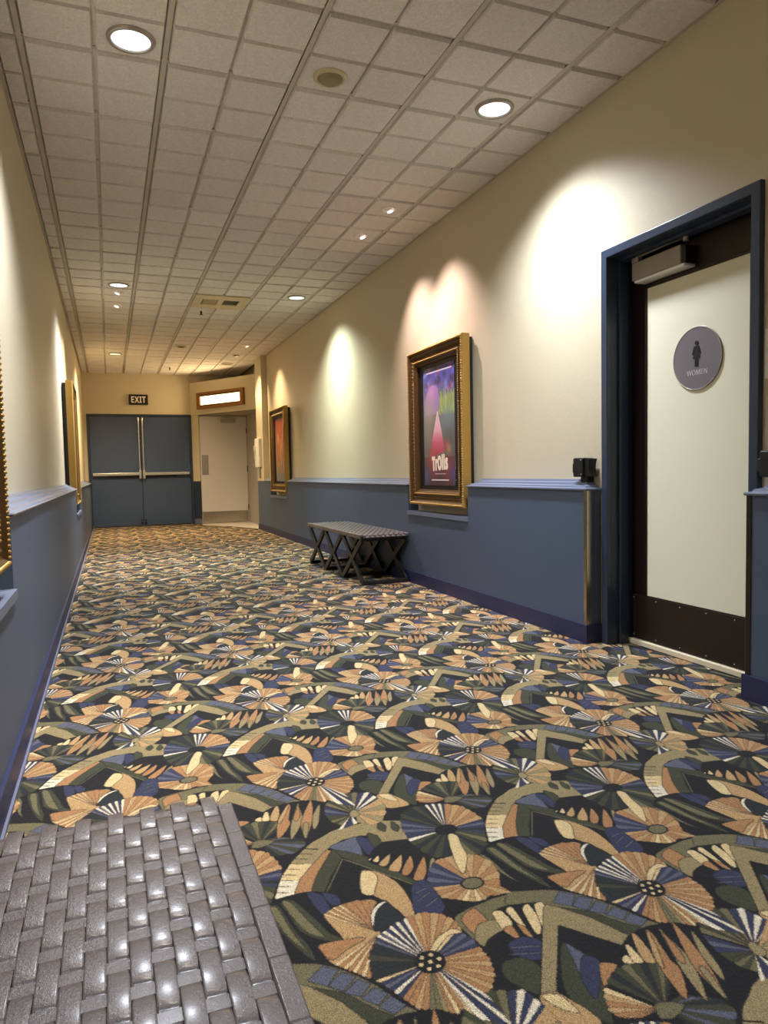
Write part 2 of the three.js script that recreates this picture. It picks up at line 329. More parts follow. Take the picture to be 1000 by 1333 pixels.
// ------------------------------------------------------------------ ceiling: slab, grid of tees, scored tegular tiles
const ceiling = struct('ceiling', 'suspended ceiling of scored beige mineral tiles in a tee grid');
mesh('slab', box(-0.2, 3.4, H + 0.06, H + 0.2, -11.0, ZBACK + 0.15), M.slab, ceiling);
{
  const tileCache = {};
  // a tile whose lower face is split by scored grooves into cells: widths along x, two cells along z
  function tileGeo(ws) {
    const key = ws.join(); if (tileCache[key]) return tileCache[key];
    const total = ws.reduce((a, b) => a + b, 0), list = [box(-total / 2 + 0.01, total / 2 - 0.01, 0.023, 0.035, -T + 0.01, T - 0.01)];
    let x = -total / 2;
    ws.forEach((w, i) => {
      for (const zs of [-1, 1]) {
        const xl = x + (i ? 0.005 : 0.014), xh = x + w - (i < ws.length - 1 ? 0.005 : 0.014), z0 = zs < 0 ? -T + 0.014 : 0.005, z1 = zs < 0 ? -0.005 : T - 0.014, b = 0.009;
        const P = [[xl, z0], [xh, z0], [xh, z1], [xl, z1]], Q = [[xl + b, z0 + b], [xh - b, z0 + b], [xh - b, z1 - b], [xl + b, z1 - b]], v = [];
        const quad = (a, c, d, e) => v.push(...a, ...c, ...d, ...a, ...d, ...e);
        const lo = q => [q[0], 0, q[1]], hi = q => [q[0], 0.0235, q[1]];
        quad(lo(Q[0]), lo(Q[1]), lo(Q[2]), lo(Q[3]));
        for (let k = 0; k < 4; k++) quad(hi(P[k]), hi(P[(k + 1) % 4]), lo(Q[(k + 1) % 4]), lo(Q[k]));
        const g = new THREE.BufferGeometry(); g.setAttribute('position', new THREE.Float32BufferAttribute(v, 3)); g.computeVertexNormals(); list.push(metreUV(g));
      }
      x += w;
    });
    return tileCache[key] = merge(list);
  }
  const cols = [[0.006, X0, [X0 - 0.006]]];
  for (let k = 0; k < 4; k++) cols.push([X0 + 2 * T * k, X0 + 2 * T * (k + 1), [T, T]]);
  cols.push([X0 + 8 * T, XR - 0.006, [XR - 0.006 - X0 - 8 * T]]);
  for (let r = -9; r <= 17; r++) for (const [a, b, ws] of cols) {
    const zc = -(2 * r + 1) * T; if (zc - T < ZEND - 0.5 || zc + T > ZBACK + 0.3) continue;
    if (r === 7 && Math.abs(a - (X0 + 4 * T)) < 0.01) continue;   // the air grille takes this place
    const m = mesh('ceiling_tile', tileGeo(ws), M.tiles[Math.floor(rnd() * 3)], ceiling); m.position.set((a + b) / 2, H, zc);
  }
  for (let k = 0; k < 5; k++) { const x = X0 + 2 * T * k; mesh('main_tee', [box(x - 0.012, x + 0.012, H + 0.009, H + 0.012, ZEND, ZBACK), box(x - 0.002, x + 0.002, H + 0.012, H + 0.045, ZEND, ZBACK)], M.grid, ceiling); }
  for (let r = -9; r <= 17; r++) { const z = -2 * r * T; if (z > ZEND && z < ZBACK) mesh('cross_tee', [box(0, XR, H + 0.017, H + 0.0195, z - 0.012, z + 0.012), box(0, XR, H + 0.0195, H + 0.038, z - 0.002, z + 0.002)], M.grid, ceiling); }
  mesh('wall_angle', box(0, 0.02, H + 0.008, H + 0.012, ZEND, ZBACK), M.grid, ceiling);
  mesh('wall_angle', box(XR - 0.02, XR, H + 0.008, H + 0.012, -8.0, ZBACK), M.grid, ceiling);
}

// ------------------------------------------------------------------ side walls: plaster above, projecting wainscot below, notched for the posters
const DOOR0 = 0.455, DOOR1 = 1.428;
const railProfile = [[0, 0.826], [0, 0.886], [0.022, 0.886], [0.027, 0.874], [0.052, 0.868], [0.057, 0.857], [0.082, 0.851], [0.087, 0.842], [0.106, 0.839], [0.109, 0.834], [0.106, 0.826]];
function railGeo(X, za, zb) {   // moulding with returns mitred back to the wall at both ends
  const dm = 0.109, top = railProfile.slice(1), v = [], quad = (a, b, c, d) => v.push(...a, ...b, ...c, ...a, ...c, ...d);
  const A = top.map(([d, y]) => [X(d), y, za + (dm - d)]), B = top.map(([d, y]) => [X(d), y, zb - (dm - d)]), wall = q => [X(0), q[1], q[2]];
  for (let i = 0; i + 1 < top.length; i++) { quad(A[i], A[i + 1], B[i + 1], B[i]); quad(wall(A[i]), wall(A[i + 1]), A[i + 1], A[i]); quad(B[i], B[i + 1], wall(B[i + 1]), wall(B[i])); }
  const n = top.length - 1; quad(A[n], wall(A[n]), wall(B[n]), B[n]);
  const g = new THREE.BufferGeometry(); g.setAttribute('position', new THREE.Float32BufferAttribute(v, 3)); g.computeVertexNormals(); return metreUV(g);
}
function wainscot(parent, side, runs, notches, low = NOTCH) {   // side +1: left wall (x = d), -1: right wall (x = XR - d)
  const X = d => side > 0 ? d : XR - d, bx = (d0, d1, y0, y1, z0, z1) => box(Math.min(X(d0), X(d1)), Math.max(X(d0), X(d1)), y0, y1, z0, z1);
  for (const [z0, z1] of runs) {
    const cuts = notches.filter(n => n[0] >= z0 - 1e-6 && n[1] <= z1 + 1e-6).sort((a, b) => a[0] - b[0]), list = []; let z = z0; const rails = [];
    for (const [a, b] of cuts) { list.push(bx(0, FACE, 0, RAIL, z, a)); rails.push([z, a]); list.push(bx(0, FACE, 0, low, a, b)); z = b; }
    list.push(bx(0, FACE, 0, RAIL, z, z1)); rails.push([z, z1]);
    mesh('wainscot', list, M.blue, parent);
    for (const [a, b] of rails) mesh('chair_rail', railGeo(X, a - 0.004, b + 0.006), M.rail, parent);
    for (const [a, b] of cuts) mesh('notch_ledge', [bx(0, FACE + 0.012, low, low + 0.012, a, b), bx(FACE, FACE + 0.012, low - 0.02, low, a, b)], M.rail, parent);
  }
}
{
  const wl = struct('wall_left', 'tan left wall over a slate blue wainscot');
  mesh('plaster', box(-0.15, 0, 0, H + 0.1, -10.8, ZBACK + 0.15), M.wall, wl);
  wainscot(wl, 1, [[ZEND, ZBACK]], [[-5.24, -4.16], [0.88, 2.0]], 0.57);
  const bl = struct('baseboard_left');
  mesh('board', box(FACE, FACE + 0.012, 0, 0.10, ZEND, ZBACK), M.base, bl);
  mesh('shoe_strip', box(FACE + 0.012, FACE + 0.02, 0, 0.014, ZEND, ZBACK), M.shoe, bl);

  const wr = struct('wall_right', 'tan right wall over a slate blue wainscot');
  mesh('plaster', [box(XR, XR + 0.15, 0, H + 0.1, -8.52, DOOR0 + 0.02), box(XR, XR + 0.15, 0, H + 0.1, DOOR1 - 0.02, ZBACK + 0.15), box(XR, XR + 0.15, 2.06, H + 0.1, DOOR0 + 0.02, DOOR1 - 0.02)], M.wall, wr);
  wainscot(wr, -1, [[-8.0, 0.42], [1.437, ZBACK]], [[-2.0, -0.92], [-7.52, -6.38]]);
  const guard = z => mesh('corner_guard', [rbox(XW - 0.003, XW + 0.0, 0.10, RAIL - 0.004, z ? 1.44 : 0.396, z ? 1.464 : 0.4235, 0.001), ...(z ? [] : [rbox(XW - 0.003, XW + 0.03, 0.10, RAIL - 0.004, 0.42, 0.4235, 0.001)])], z ? M.bronze : M.guard, wr);
  guard(0); guard(1);
  mesh('pilaster', box(XW, 3.1, RAIL, H + 0.05, -8.52, -8.0), M.wall, wr);
  mesh('pilaster_base', box(XW, 3.1, 0, RAIL, -8.52, -8.0), M.blue, wr);
  mesh('recess_wall', box(2.975, 3.1, 2.12, H + 0.1, -10.8, -8.52), M.wall, wr);
  mesh('recess_jamb', box(2.975, 3.1, 0, 2.12, -10.8, -8.52), M.jambGrey, wr);
  const br = struct('baseboard_right');
  mesh('board', [box(XW - 0.012, XW, 0, 0.10, -8.52, 0.432), box(XW, XR, 0, 0.10, 0.42, 0.432), box(XW - 0.012, XW, 0, 0.10, 1.43, ZBACK), box(XW - 0.012, XW + 0.14, 0, 0.1, -8.53, -8.52)], M.base, br);

  const wb = struct('wall_back'); mesh('plaster', box(-0.15, 3.1, 0, H + 0.1, ZBACK, ZBACK + 0.15), M.wall, wb);
  const we = struct('wall_end', 'tan end wall above the exit doors');
  mesh('plaster', [box(-0.15, 3.1, 2.12, H + 0.1, ZEND - 0.15, ZEND), box(-0.15, 0.06, 0, 2.12, ZEND - 0.15, ZEND), box(1.94, 3.1, 0, 2.12, ZEND - 0.15, ZEND)], M.wall, we);
}

// ------------------------------------------------------------------ portal in the far corner: header across the corner, return beside the pale door
const P1 = new THREE.Vector3(1.93, 0, -10.60), P2 = new THREE.Vector3(2.86, 0, -9.10), PD = P2.clone().sub(P1).normalize(), PANG = Math.atan2(-PD.z, PD.x);
{
  const t1 = struct('trim_1', 'tan header set diagonally across the far corner');
  const g = box(0, 1.99, 2.10, 2.72, -0.12, 0); g.rotateY(PANG); g.translate(P1.x, 0, P1.z); mesh('header', g, M.wall, t1);
  const sh = new THREE.Shape([[1.97, 10.62], [2.97, 9.0], [2.97, 10.62]].map(p => new THREE.Vector2(...p)));
  const s = new THREE.ExtrudeGeometry(sh, { depth: 0.03, bevelEnabled: false }); s.rotateX(-Math.PI / 2); s.translate(0, 2.10, 0); mesh('soffit', metreUV(s), M.wall, t1);
  const t2 = struct('trim_2', 'narrow tan return wall beside the pale door');
  const prism = (y0, y1) => { const q = new THREE.ExtrudeGeometry(new THREE.Shape([[1.935, 10.63], [1.955, 10.58], [2.055, 10.44], [2.065, 10.46], [2.065, 10.63]].map(p => new THREE.Vector2(...p))), { depth: y1 - y0, bevelEnabled: false }); q.rotateX(-Math.PI / 2); q.translate(0, y0, 0); return metreUV(q); };
  mesh('upper_return', prism(RAIL, 2.10), M.wall, t2);
  mesh('lower_return', prism(0.10, RAIL), M.casing, t2);
  mesh('return_base', prism(0, 0.10), M.shoe, t2);
  const q = new THREE.ExtrudeGeometry(new THREE.Shape([[2.06, 10.47], [2.975, 10.47], [2.975, 8.6], [2.79, 8.62], [2.42, 9.55], [2.03, 10.1]].map(p => new THREE.Vector2(...p))), { depth: 0.004, bevelEnabled: false }); q.rotateX(-Math.PI / 2);
  const t3 = struct('trim_3', 'pale stone slab in front of the pale door'); mesh('threshold_slab', metreUV(q), M.stone, t3);
}

// ------------------------------------------------------------------ doors
{   // door_1: restroom door in the right wall, dark leaf with an ivory panel, set back in a slate blue steel frame
  const d = struct('door_1', 'dark brown restroom door with large ivory panel in a slate blue frame');
  const XF = 2.856, top = 2.075, f = 0.044;
  const portal = (x0, x1, z0, z1, y1, w, b) => {   // three-sided frame in one piece, open at the floor
    const s = new THREE.Shape([[z0, 0], [z0 + w, 0], [z0 + w, y1 - w], [z1 - w, y1 - w], [z1 - w, 0], [z1, 0], [z1, y1], [z0, y1]].map(p => new THREE.Vector2(...p)));
    const g = new THREE.ExtrudeGeometry(s, { depth: x1 - x0 - 2 * b, bevelEnabled: b > 0, bevelThickness: b, bevelSize: b, bevelOffset: -b, bevelSegments: 2 });
    g.rotateY(-Math.PI / 2); g.translate(x1 - b, 0, 0); return metreUV(g);
  };
  const frame = mesh('door_frame', [
    portal(XF, XF + 0.03, DOOR0, DOOR1, top, f, 0.004), portal(XF + 0.028, 3.12, DOOR0 + 0.02, DOOR1 - 0.02, top - 0.02, f - 0.02, 0)], M.casing, d);
  mesh('door_stop', [rbox(2.93, 2.985, 0, top - f, DOOR0 + f, DOOR0 + f + 0.016, 0.003), rbox(2.93, 2.985, 0, top - f, DOOR1 - f - 0.016, DOOR1 - f, 0.003), rbox(2.93, 2.985, top - f - 0.016, top - f, DOOR0 + f, DOOR1 - f, 0.003)], M.casing, d);
  const z0 = DOOR0 + f + 0.003, z1 = DOOR1 - f - 0.003;
  const leaf = mesh('door_leaf', rbox(3.02, 3.065, 0.028, top - f - 0.003, z0, z1, 0.003), M.doorBrown, d);
  mesh('panel', rbox(3.012, 3.03, 0.272, 1.856, 0.625, 1.25, 0.003), M.ivory, d);
  mesh('panel_bead', [rbox(3.006, 3.022, 0.272, 1.868, 0.612, 0.625, 0.003), rbox(3.006, 3.022, 0.272, 1.868, 1.25, 1.263, 0.003), rbox(3.006, 3.022, 1.856, 1.868, 0.612, 1.263, 0.003)], M.doorBrown, d);
  const kick = mesh('kick_plate', rbox(3.008, 3.022, 0.035, 0.268, z0 + 0.006, z1 - 0.006, 0.002), M.bronze, d);
  for (let i = 0; i < 6; i++) for (const y of [0.252, 0.05]) mesh('screw', cyl(0.0035, 0.004, 3.0065, y, z0 + 0.03 + i * (z1 - z0 - 0.06) / 5, 'x', 8), M.chrome, kick);
  mesh('threshold', rbox(2.99, 3.06, 0.002, 0.03, z0, z1, 0.004), M.threshold, d);  // pale strip in place of the light showing in the gap under the leaf
  const cl = new THREE.Group(); cl.name = 'door_closer'; d.add(cl);
  mesh('closer_body', rbox(2.945, 3.02, 1.895, 1.985, 0.585, 0.915, 0.006), M.alu, cl);
  mesh('closer_tray', rbox(2.95, 3.02, 1.882, 1.896, 0.60, 0.935, 0.004), M.white, cl);
  mesh('closer_end', rbox(2.952, 3.02, 1.895, 1.98, 0.915, 0.94, 0.006), M.dark, cl);
  mesh('closer_arm', [bar([2.965, 2.012, 0.60], [2.965, 2.02, 0.93], 0.012, 0.01), rbox(2.95, 2.985, 1.985, 2.016, 0.575, 0.625, 0.008)], M.alu, cl);
  mesh('pivot_knob', cyl(0.014, 0.03, 2.965, 2.012, 0.93, 'y', 14), M.alu, cl);
}
{   // door_2: pair of exit doors in the end wall
  const d = struct('door_2', 'pair of slate blue exit doors with steel push bars');
  const z = ZEND + 0.012;
  mesh('door_frame', [rbox(0.06, 0.10, 0, 2.12, ZEND - 0.12, z, 0.003), rbox(1.90, 1.94, 0, 2.12, ZEND - 0.12, z, 0.003), rbox(0.10, 1.90, 2.08, 2.12, ZEND - 0.12, z, 0.003)], M.casing, d);
  const leafMat = M.exitDoor;
  for (const s of [0, 1]) {
    const a = s ? 1.003 : 0.103, b = s ? 1.897 : 0.997, m = s ? 1.035 : 0.965, e0 = s ? 1.05 : 0.135, e1 = s ? 1.865 : 0.95;
    const leaf = mesh('door_leaf', rbox(a, b, 0.012, 2.077, ZEND - 0.06, ZEND - 0.012, 0.003), leafMat, d);
    mesh('push_bar', [rbox(e0, e1, 0.965, 1.02, ZEND + 0.03, ZEND + 0.075, 0.008), rbox(s ? e1 - 0.04 : e0, s ? e1 : e0 + 0.04, 0.97, 1.015, ZEND - 0.012, ZEND + 0.035, 0.004), rbox(m - 0.022, m + 0.022, 0.90, 1.06, ZEND - 0.012, ZEND + 0.07, 0.008)], M.chrome, d);
    mesh('bar_backing', rbox(e0 + 0.25 * (1 - s), e1 - 0.25 * s, 0.935, 0.965, ZEND - 0.012, ZEND + 0.03, 0.003), M.dark, d);
    mesh('latch_rod', [cyl(0.011, 0.96, m, 1.53, ZEND + 0.015, 'y', 12), cyl(0.02, 0.07, m, 2.025, ZEND + 0.015, 'y', 14)], M.chrome, d);
    mesh('floor_bolt', [rbox(m - 0.02, m + 0.02, 0.05, 0.075, ZEND - 0.012, ZEND + 0.01, 0.003), rbox(m - 0.012, m + 0.012, 0.1, 0.13, ZEND - 0.012, ZEND + 0.008, 0.003)], M.black, d);
  }
}
{   // door_3: pale grey door under the diagonal header
  const d = struct('door_3', 'pale grey door with steel push plate and kick plate under the header');
  const z = -10.45;
  mesh('door_leaf', rbox(2.068, 2.962, 0.012, 2.075, z - 0.045, z, 0.003), M.doorGrey, d);
  mesh('door_frame', [rbox(2.962, 2.976, 0, 2.1, z - 0.06, z + 0.02, 0.003), box(2.06, 2.976, 2.078, 2.1, z - 0.06, z + 0.02)], M.jambGrey, d);
  mesh('push_plate', rbox(2.09, 2.215, 0.95, 1.33, z, z + 0.003, 0.001), M.steel, d);
  mesh('kick_plate', rbox(2.075, 2.955, 0.02, 0.235, z, z + 0.003, 0.001), M.steel, d);
  for (const y of [0.3, 1.05, 1.8]) mesh('hinge', cyl(0.01, 0.11, 2.965, y, z + 0.012, 'y', 10), M.dark, d);
  const c = new THREE.Group(); c.name = 'door_closer'; d.add(c);
  mesh('closer_body', rbox(2.47, 2.75, 1.955, 2.03, z, z + 0.06, 0.006), M.alu, c);
  mesh('closer_arm', bar([2.73, 2.045, z + 0.03], [2.52, 2.045, z + 0.2], 0.02, 0.008), M.alu, c);
}

// ------------------------------------------------------------------ lamps in the ceiling
const lathe = (pts, seg = 32) => new THREE.LatheGeometry(pts.map(p => new THREE.Vector2(...p)), seg);
function spotLight(o, at, to, power, tint, angle, penumbra, radius) {
  const l = new THREE.SpotLight(tint, power, 0, angle, penumbra, 2); l.position.set(...at); l.target.position.set(...to); l.castShadow = true; l.shadow.radius = radius; l.shadow.mapSize.set(1024, 1024); l.shadow.bias = -0.0005;
  l.name = 'lamp_light'; o.add(l, l.target); l.target.name = 'lamp_target';
}
const canTrim = lathe([[0.083, 0.004], [0.083, -0.010], [0.088, -0.014], [0.099, -0.012], [0.104, 0], [0.104, 0.004]]), canLens = lathe([[0, -0.007], [0.05, -0.007], [0.083, -0.003]]);
function canLight(x, z, label, tint = CAN_TINT, power = CAN_POWER, beam = 65) {
  const o = thing('recessed_downlight', label, 'ceiling light', [x, H, z], 0, 'round recessed downlights');
  mesh('trim_ring', canTrim, M.alu, o); mesh('lens', canLens, glow(tint, 3), o).castShadow = false;
  spotLight(o, [0, -0.03, 0], [0, -1, 0], power, tint, beam * deg, 1.0, 4);
}
const cx = k => X0 + (k + 0.5) * T, cz = k => -(k + 0.5) * T;
canLight(cx(1), cz(-1), 'large lit round downlight nearest the left wall at the top of the picture');
canLight(cx(7), cz(-1), 'large lit round downlight above the wall beside the restroom door');
canLight(cx(1), cz(13), 'lit round downlight with two small spotlights just beyond it');
canLight(cx(7), cz(13), 'lit round downlight to the right of the square air grille', 0xf0fff4);
canLight(cx(1), cz(27), 'farthest lit round downlight, near the exit doors', 0xffe3b4, CAN_POWER * 1.6, 74);
canLight(cx(1), cz(-15), 'lit round downlight behind the camera on the left', CAN_TINT, CAN_POWER * 0.7);
canLight(cx(7), cz(-15), 'lit round downlight behind the camera on the right', CAN_TINT, CAN_POWER * 0.7);

const eyeTrim = lathe([[0.032, 0.004], [0.036, -0.006], [0.05, -0.008], [0.057, -0.003], [0.057, 0.003]], 24), eyeBall = (() => { const g = new THREE.SphereGeometry(0.035, 18, 10, 0, Math.PI * 2, Math.PI / 2, Math.PI / 2); return g; })(), eyeLens = new THREE.CylinderGeometry(0.021, 0.021, 0.006, 18);
function eyeSpot(x, z, to, label, tint = SPOT_TINT, power = SPOT_POWER, body = M.white) {
  const o = thing('eyeball_spotlight', label, 'spotlight', [x, H, z], 0, 'small eyeball spotlights');
  mesh('trim_ring', eyeTrim, body, o); mesh('eyeball', eyeBall, body, o).position.y = 0.014;
  const d = new THREE.Vector3(to[0] - x, to[1] - H, to[2] - z).normalize(), l = mesh('lens', eyeLens, glow(tint, 4), o); l.castShadow = false;
  l.quaternion.setFromUnitVectors(new THREE.Vector3(0, -1, 0), d); l.position.copy(d).multiplyScalar(0.034).add(new THREE.Vector3(0, 0.014, 0));
  const at = l.position.clone().addScaledVector(d, 0.012);
  spotLight(o, at.toArray(), at.clone().add(d).toArray(), power, tint, 42 * deg, 1.0, 1);
}
eyeSpot(cx(7), cz(4), [XR, 1.25, -1.3], 'small spotlight nearer the camera of the two lighting the large right poster', 0xffe4e4);
eyeSpot(cx(7), cz(6), [XR, 1.25, -1.75], 'small spotlight farther from the camera of the two lighting the large right poster', 0xffe4e4);
eyeSpot(cx(1), cz(14), [0, 1.25, -4.5], 'small spotlight just beyond the middle left downlight', 0xfff0e0);
eyeSpot(cx(1), cz(16), [0, 1.25, -4.9], 'second small spotlight beyond the middle left downlight', 0xfff0e0);
eyeSpot(cx(7), cz(23), [XR, 1.25, -7.0], 'small spotlight above the small far poster on the right', WARM_TINT);
eyeSpot(cx(7), cz(26), [XW, 1.3, -8.3], 'dark trimmed spotlight above the pilaster by the far corner', WARM_TINT, SPOT_POWER, M.brown);
eyeSpot(cx(1), cz(-4), [0, 1.25, 1.15], 'small spotlight out of frame above the near left poster', 0xfff0e0);
eyeSpot(cx(1), cz(-6), [0, 1.25, 1.5], 'second small spotlight out of frame above the near left poster', 0xfff0e0);

// fittings that give no light
{
  const spk = thing('ceiling_speaker', 'round cream speaker in the ceiling between the two large downlights', 'speaker', [cx(4), H, cz(-1)]);
  mesh('rim', lathe([[0.058, 0.004], [0.06, -0.012], [0.072, -0.014], [0.082, -0.006], [0.084, 0.004]]), M.cream, spk);
  mesh('grille', lathe([[0, -0.03], [0.035, -0.029], [0.045, -0.024], [0.06, -0.006]]), std(0x8d8163, 0.7), spk);
  const s2 = thing('ceiling_speaker', 'round brownish speaker in the ceiling beyond the air grille', 'speaker', [cx(4), H, cz(24)]);
  mesh('rim', lathe([[0.058, 0.004], [0.06, -0.012], [0.072, -0.014], [0.082, -0.006], [0.084, 0.004]]), M.cream, s2);
  mesh('grille', lathe([[0, -0.02], [0.035, -0.019], [0.06, -0.006]]), M.brown, s2);
  const head = (z, label) => { const o = thing('sprinkler', label, 'sprinkler', [cx(4), H, z]); mesh('escutcheon', lathe([[0, -0.006], [0.03, -0.006], [0.036, 0.002]]), M.white, o); mesh('nozzle', [cyl(0.01, 0.04, 0, -0.024, 0), cyl(0.022, 0.004, 0, -0.05, 0), bar([-0.012, -0.02, 0], [-0.004, -0.05, 0], 0.004, 0.004), bar([0.012, -0.02, 0], [0.004, -0.05, 0], 0.004, 0.004)], M.dark, o); return o; };
  head(cz(16), 'small dark sprinkler head just beyond the air grille');
  head(cz(31), 'small dark sprinkler head near the end wall');
  for (const [k, label] of [[29, 'unlit brown round downlight farthest away by the far corner']]) {
    const o = thing('unlit_downlight', label, 'ceiling light', [cx(7), H, cz(k)]); mesh('trim_ring', canTrim, M.cream, o); mesh('lens', canLens, M.brown, o);
  }
  const v = thing('air_grille', 'square cream air grille with dark slots in the ceiling', 'vent', [X0 + 5 * T, H, -15 * T]);
  const w = T - 0.014;
  mesh('frame', [rbox(-w, w, -0.006, 0.012, -w, -w + 0.17, 0.004), rbox(-w, w, -0.006, 0.012, w - 0.17, w, 0.004), rbox(-w, -w + 0.09, -0.006, 0.012, -w + 0.17, w - 0.17, 0.002), rbox(w - 0.09, w, -0.006, 0.012, -w + 0.17, w - 0.17, 0.002), rbox(-0.03, 0.03, -0.005, 0.012, -w + 0.17, w - 0.17, 0.002)], M.cream, v);
  mesh('duct', box(-w + 0.01, w - 0.01, 0.03, 0.034, -w + 0.01, w - 0.01), M.black, v);
  for (const s of [-1, 1]) for (let i = 0; i < 9; i++) { const g = rbox(-0.009, 0.009, -0.001, 0.001, -0.125, 0.125, 0.0008); g.rotateZ(s * 0.9); const m = mesh('slat', g, M.cream, v); m.position.set(s * (0.045 + i * 0.0165), 0.006, 0); }
}

// ------------------------------------------------------------------ lit transom sign on the diagonal header
{
  const o = thing('light_box', 'glowing white light box in a gilt wooden frame above the pale door', 'light box', [P1.x, 2.355, P1.z], PANG);
  const a = 0.235, b = 1.55, h = 0.155;
  mesh('frame', [rbox(a, b, h - 0.05, h, 0, 0.045, 0.006), rbox(a, b, -h, -h + 0.05, 0, 0.045, 0.006), rbox(a, a + 0.09, -h + 0.05, h - 0.05, 0, 0.045, 0.004), rbox(b - 0.09, b, -h + 0.05, h - 0.05, 0, 0.045, 0.004)], M.wood, o);
  mesh('inner_lip', [rbox(a + 0.07, b - 0.07, h - 0.075, h - 0.05, 0, 0.03, 0.004), rbox(a + 0.07, b - 0.07, -h + 0.05, -h + 0.075, 0, 0.03, 0.004)], M.goldDark, o);
  mesh('lit_panel', rbox(a + 0.09, b - 0.09, -h + 0.075, h - 0.075, 0.002, 0.014, 0.002), glow(0xffe6b0, 4), o);
  const l = new THREE.RectAreaLight(0xffd9a0, BOX_POWER, b - a - 0.2, 0.14); l.position.set((a + b) / 2, 0, 0.05); l.rotation.y = Math.PI; l.name = 'lamp_light'; o.add(l);
}
// ------------------------------------------------------------------ EXIT sign
{
  const o = thing('exit_sign', 'black EXIT sign with white letters above the exit doors', 'sign', [0.985, 2.39, ZEND]);
  mesh('housing', rbox(-0.17, 0.17, -0.095, 0.095, 0, 0.05, 0.006), M.black, o);
  const m = mesh('lettering', text('EXIT', 0.118, 0.003), M.white, o); m.position.z = 0.05; m.scale.x = 0.78;
}
// ------------------------------------------------------------------ restroom signs
function woman(s, depth) {   // pictogram of a woman, s = height
  const k = s / 100, sh = new THREE.Shape();
  const pts = [[-9, 30], [9, 30], [13, 27], [22, -2], [17, -4], [9.5, 19], [8, 19], [18, -18], [8, -18], [8, -50], [1.5, -50], [1.5, -18], [-1.5, -18], [-1.5, -50], [-8, -50], [-8, -18], [-18, -18], [-8, 19], [-9.5, 19], [-17, -4], [-22, -2], [-13, 27]];
  pts.forEach((p, i) => i ? sh.lineTo(p[0] * k, p[1] * k) : sh.moveTo(p[0] * k, p[1] * k));
  const head = new THREE.Shape(); head.absarc(0, 41 * k, 8.5 * k, 0, Math.PI * 2, false);
  return merge([new THREE.ExtrudeGeometry(sh, { depth, bevelEnabled: false }), new THREE.ExtrudeGeometry(head, { depth, bevelEnabled: false, curveSegments: 14 })]);
}
{
  const o = thing('restroom_sign', 'round grey restroom sign with black woman figure on the ivory door panel', 'sign', [3.012, 1.452, 0.958], -Math.PI / 2);
  const disc = new THREE.CylinderGeometry(0.147, 0.147, 0.006, 56); disc.rotateX(Math.PI / 2); disc.translate(0, 0, 0.003); mesh('plate', disc, M.signGrey, o);
  const rim = new THREE.TorusGeometry(0.146, 0.0025, 6, 56); rim.translate(0, 0, 0.005); mesh('rim', rim, M.alu, o);
  const f = mesh('woman_symbol', woman(0.12, 0.003), M.black, o); f.position.set(0, 0.022, 0.006);
  const t = mesh('lettering', text('WOMEN', 0.024, 0.0012, fontSerif), M.signLight, o); t.position.set(0.002, -0.065, 0.006);
  const p = thing('restroom_plaque', 'white square WOMEN plaque on the wall right of the restroom door', 'sign', [XR, 1.39, 1.545], -Math.PI / 2);
  mesh('plate', rbox(-0.108, 0.108, -0.1, 0.1, 0, 0.006, 0.003), M.white, p);
  const g = mesh('woman_symbol', woman(0.11, 0.002), M.black, p); g.position.set(-0.045, 0.025, 0.006);
  const tt = mesh('lettering', text('WOMEN', 0.026, 0.002), M.black, p); tt.position.set(-0.018, -0.062, 0.006);
}
// ------------------------------------------------------------------ belt barrier wall units on the chair rail
function beltUnit(z, flip, label) {
  const o = thing('belt_barrier_unit', label, 'belt barrier', [XR - 0.035, 0.885, z]);
  const s = flip ? -1 : 1;
  mesh('foot', rbox(-0.012, 0.034, -0.03, 0.02, -0.03, 0.03, 0.004), M.black, o);
  mesh('cassette', rbox(-0.045, 0.034, 0.014, 0.118, -0.055, 0.03, 0.008), M.black, o);
  mesh('end_cap', rbox(-0.034, 0.02, 0.034, 0.088, -0.075, -0.054, 0.006), M.black, o);
  const sh = new THREE.Shape(); sh.moveTo(0, 0.018); sh.lineTo(0.045, 0.018); sh.quadraticCurveTo(0.02, 0.064, 0.045, 0.112); sh.lineTo(0, 0.116); sh.closePath();
  const g = new THREE.ExtrudeGeometry(sh, { depth: 0.05, bevelEnabled: false }); g.rotateY(-Math.PI / 2); g.translate(0.02, 0, 0.028); mesh('belt_socket', g, M.black, o);
  for (const y of [0.028, 0.106]) mesh('screw', cyl(0.004, 0.004, -0.046, y, 0.02, 'x', 8), M.chrome, o);
  return o;
}
beltUnit(0.335, false, 'black belt barrier unit on the chair rail left of the restroom door');
beltUnit(1.535, false, 'black belt barrier unit on the chair rail right of the restroom door');
// ------------------------------------------------------------------ white box on the pilaster
{
  const o = thing('wall_control_box', 'pale grey control box on the narrow pilaster beside the far poster', 'control box', [XW, 1.3, -8.3], -Math.PI / 2);
  mesh('housing', rbox(-0.17, 0.17, -0.24, 0.24, 0, 0.05, 0.008), M.white, o);
  mesh('handset', [rbox(-0.14, -0.07, 0.02, 0.12, 0.05, 0.085, 0.008), rbox(-0.125, -0.085, -0.12, 0.03, 0.05, 0.075, 0.006)], M.chrome, o);
  mesh('conduit', rbox(-0.05, 0.05, -0.42, -0.24, 0, 0.02, 0.004), M.jambGrey, o);
}

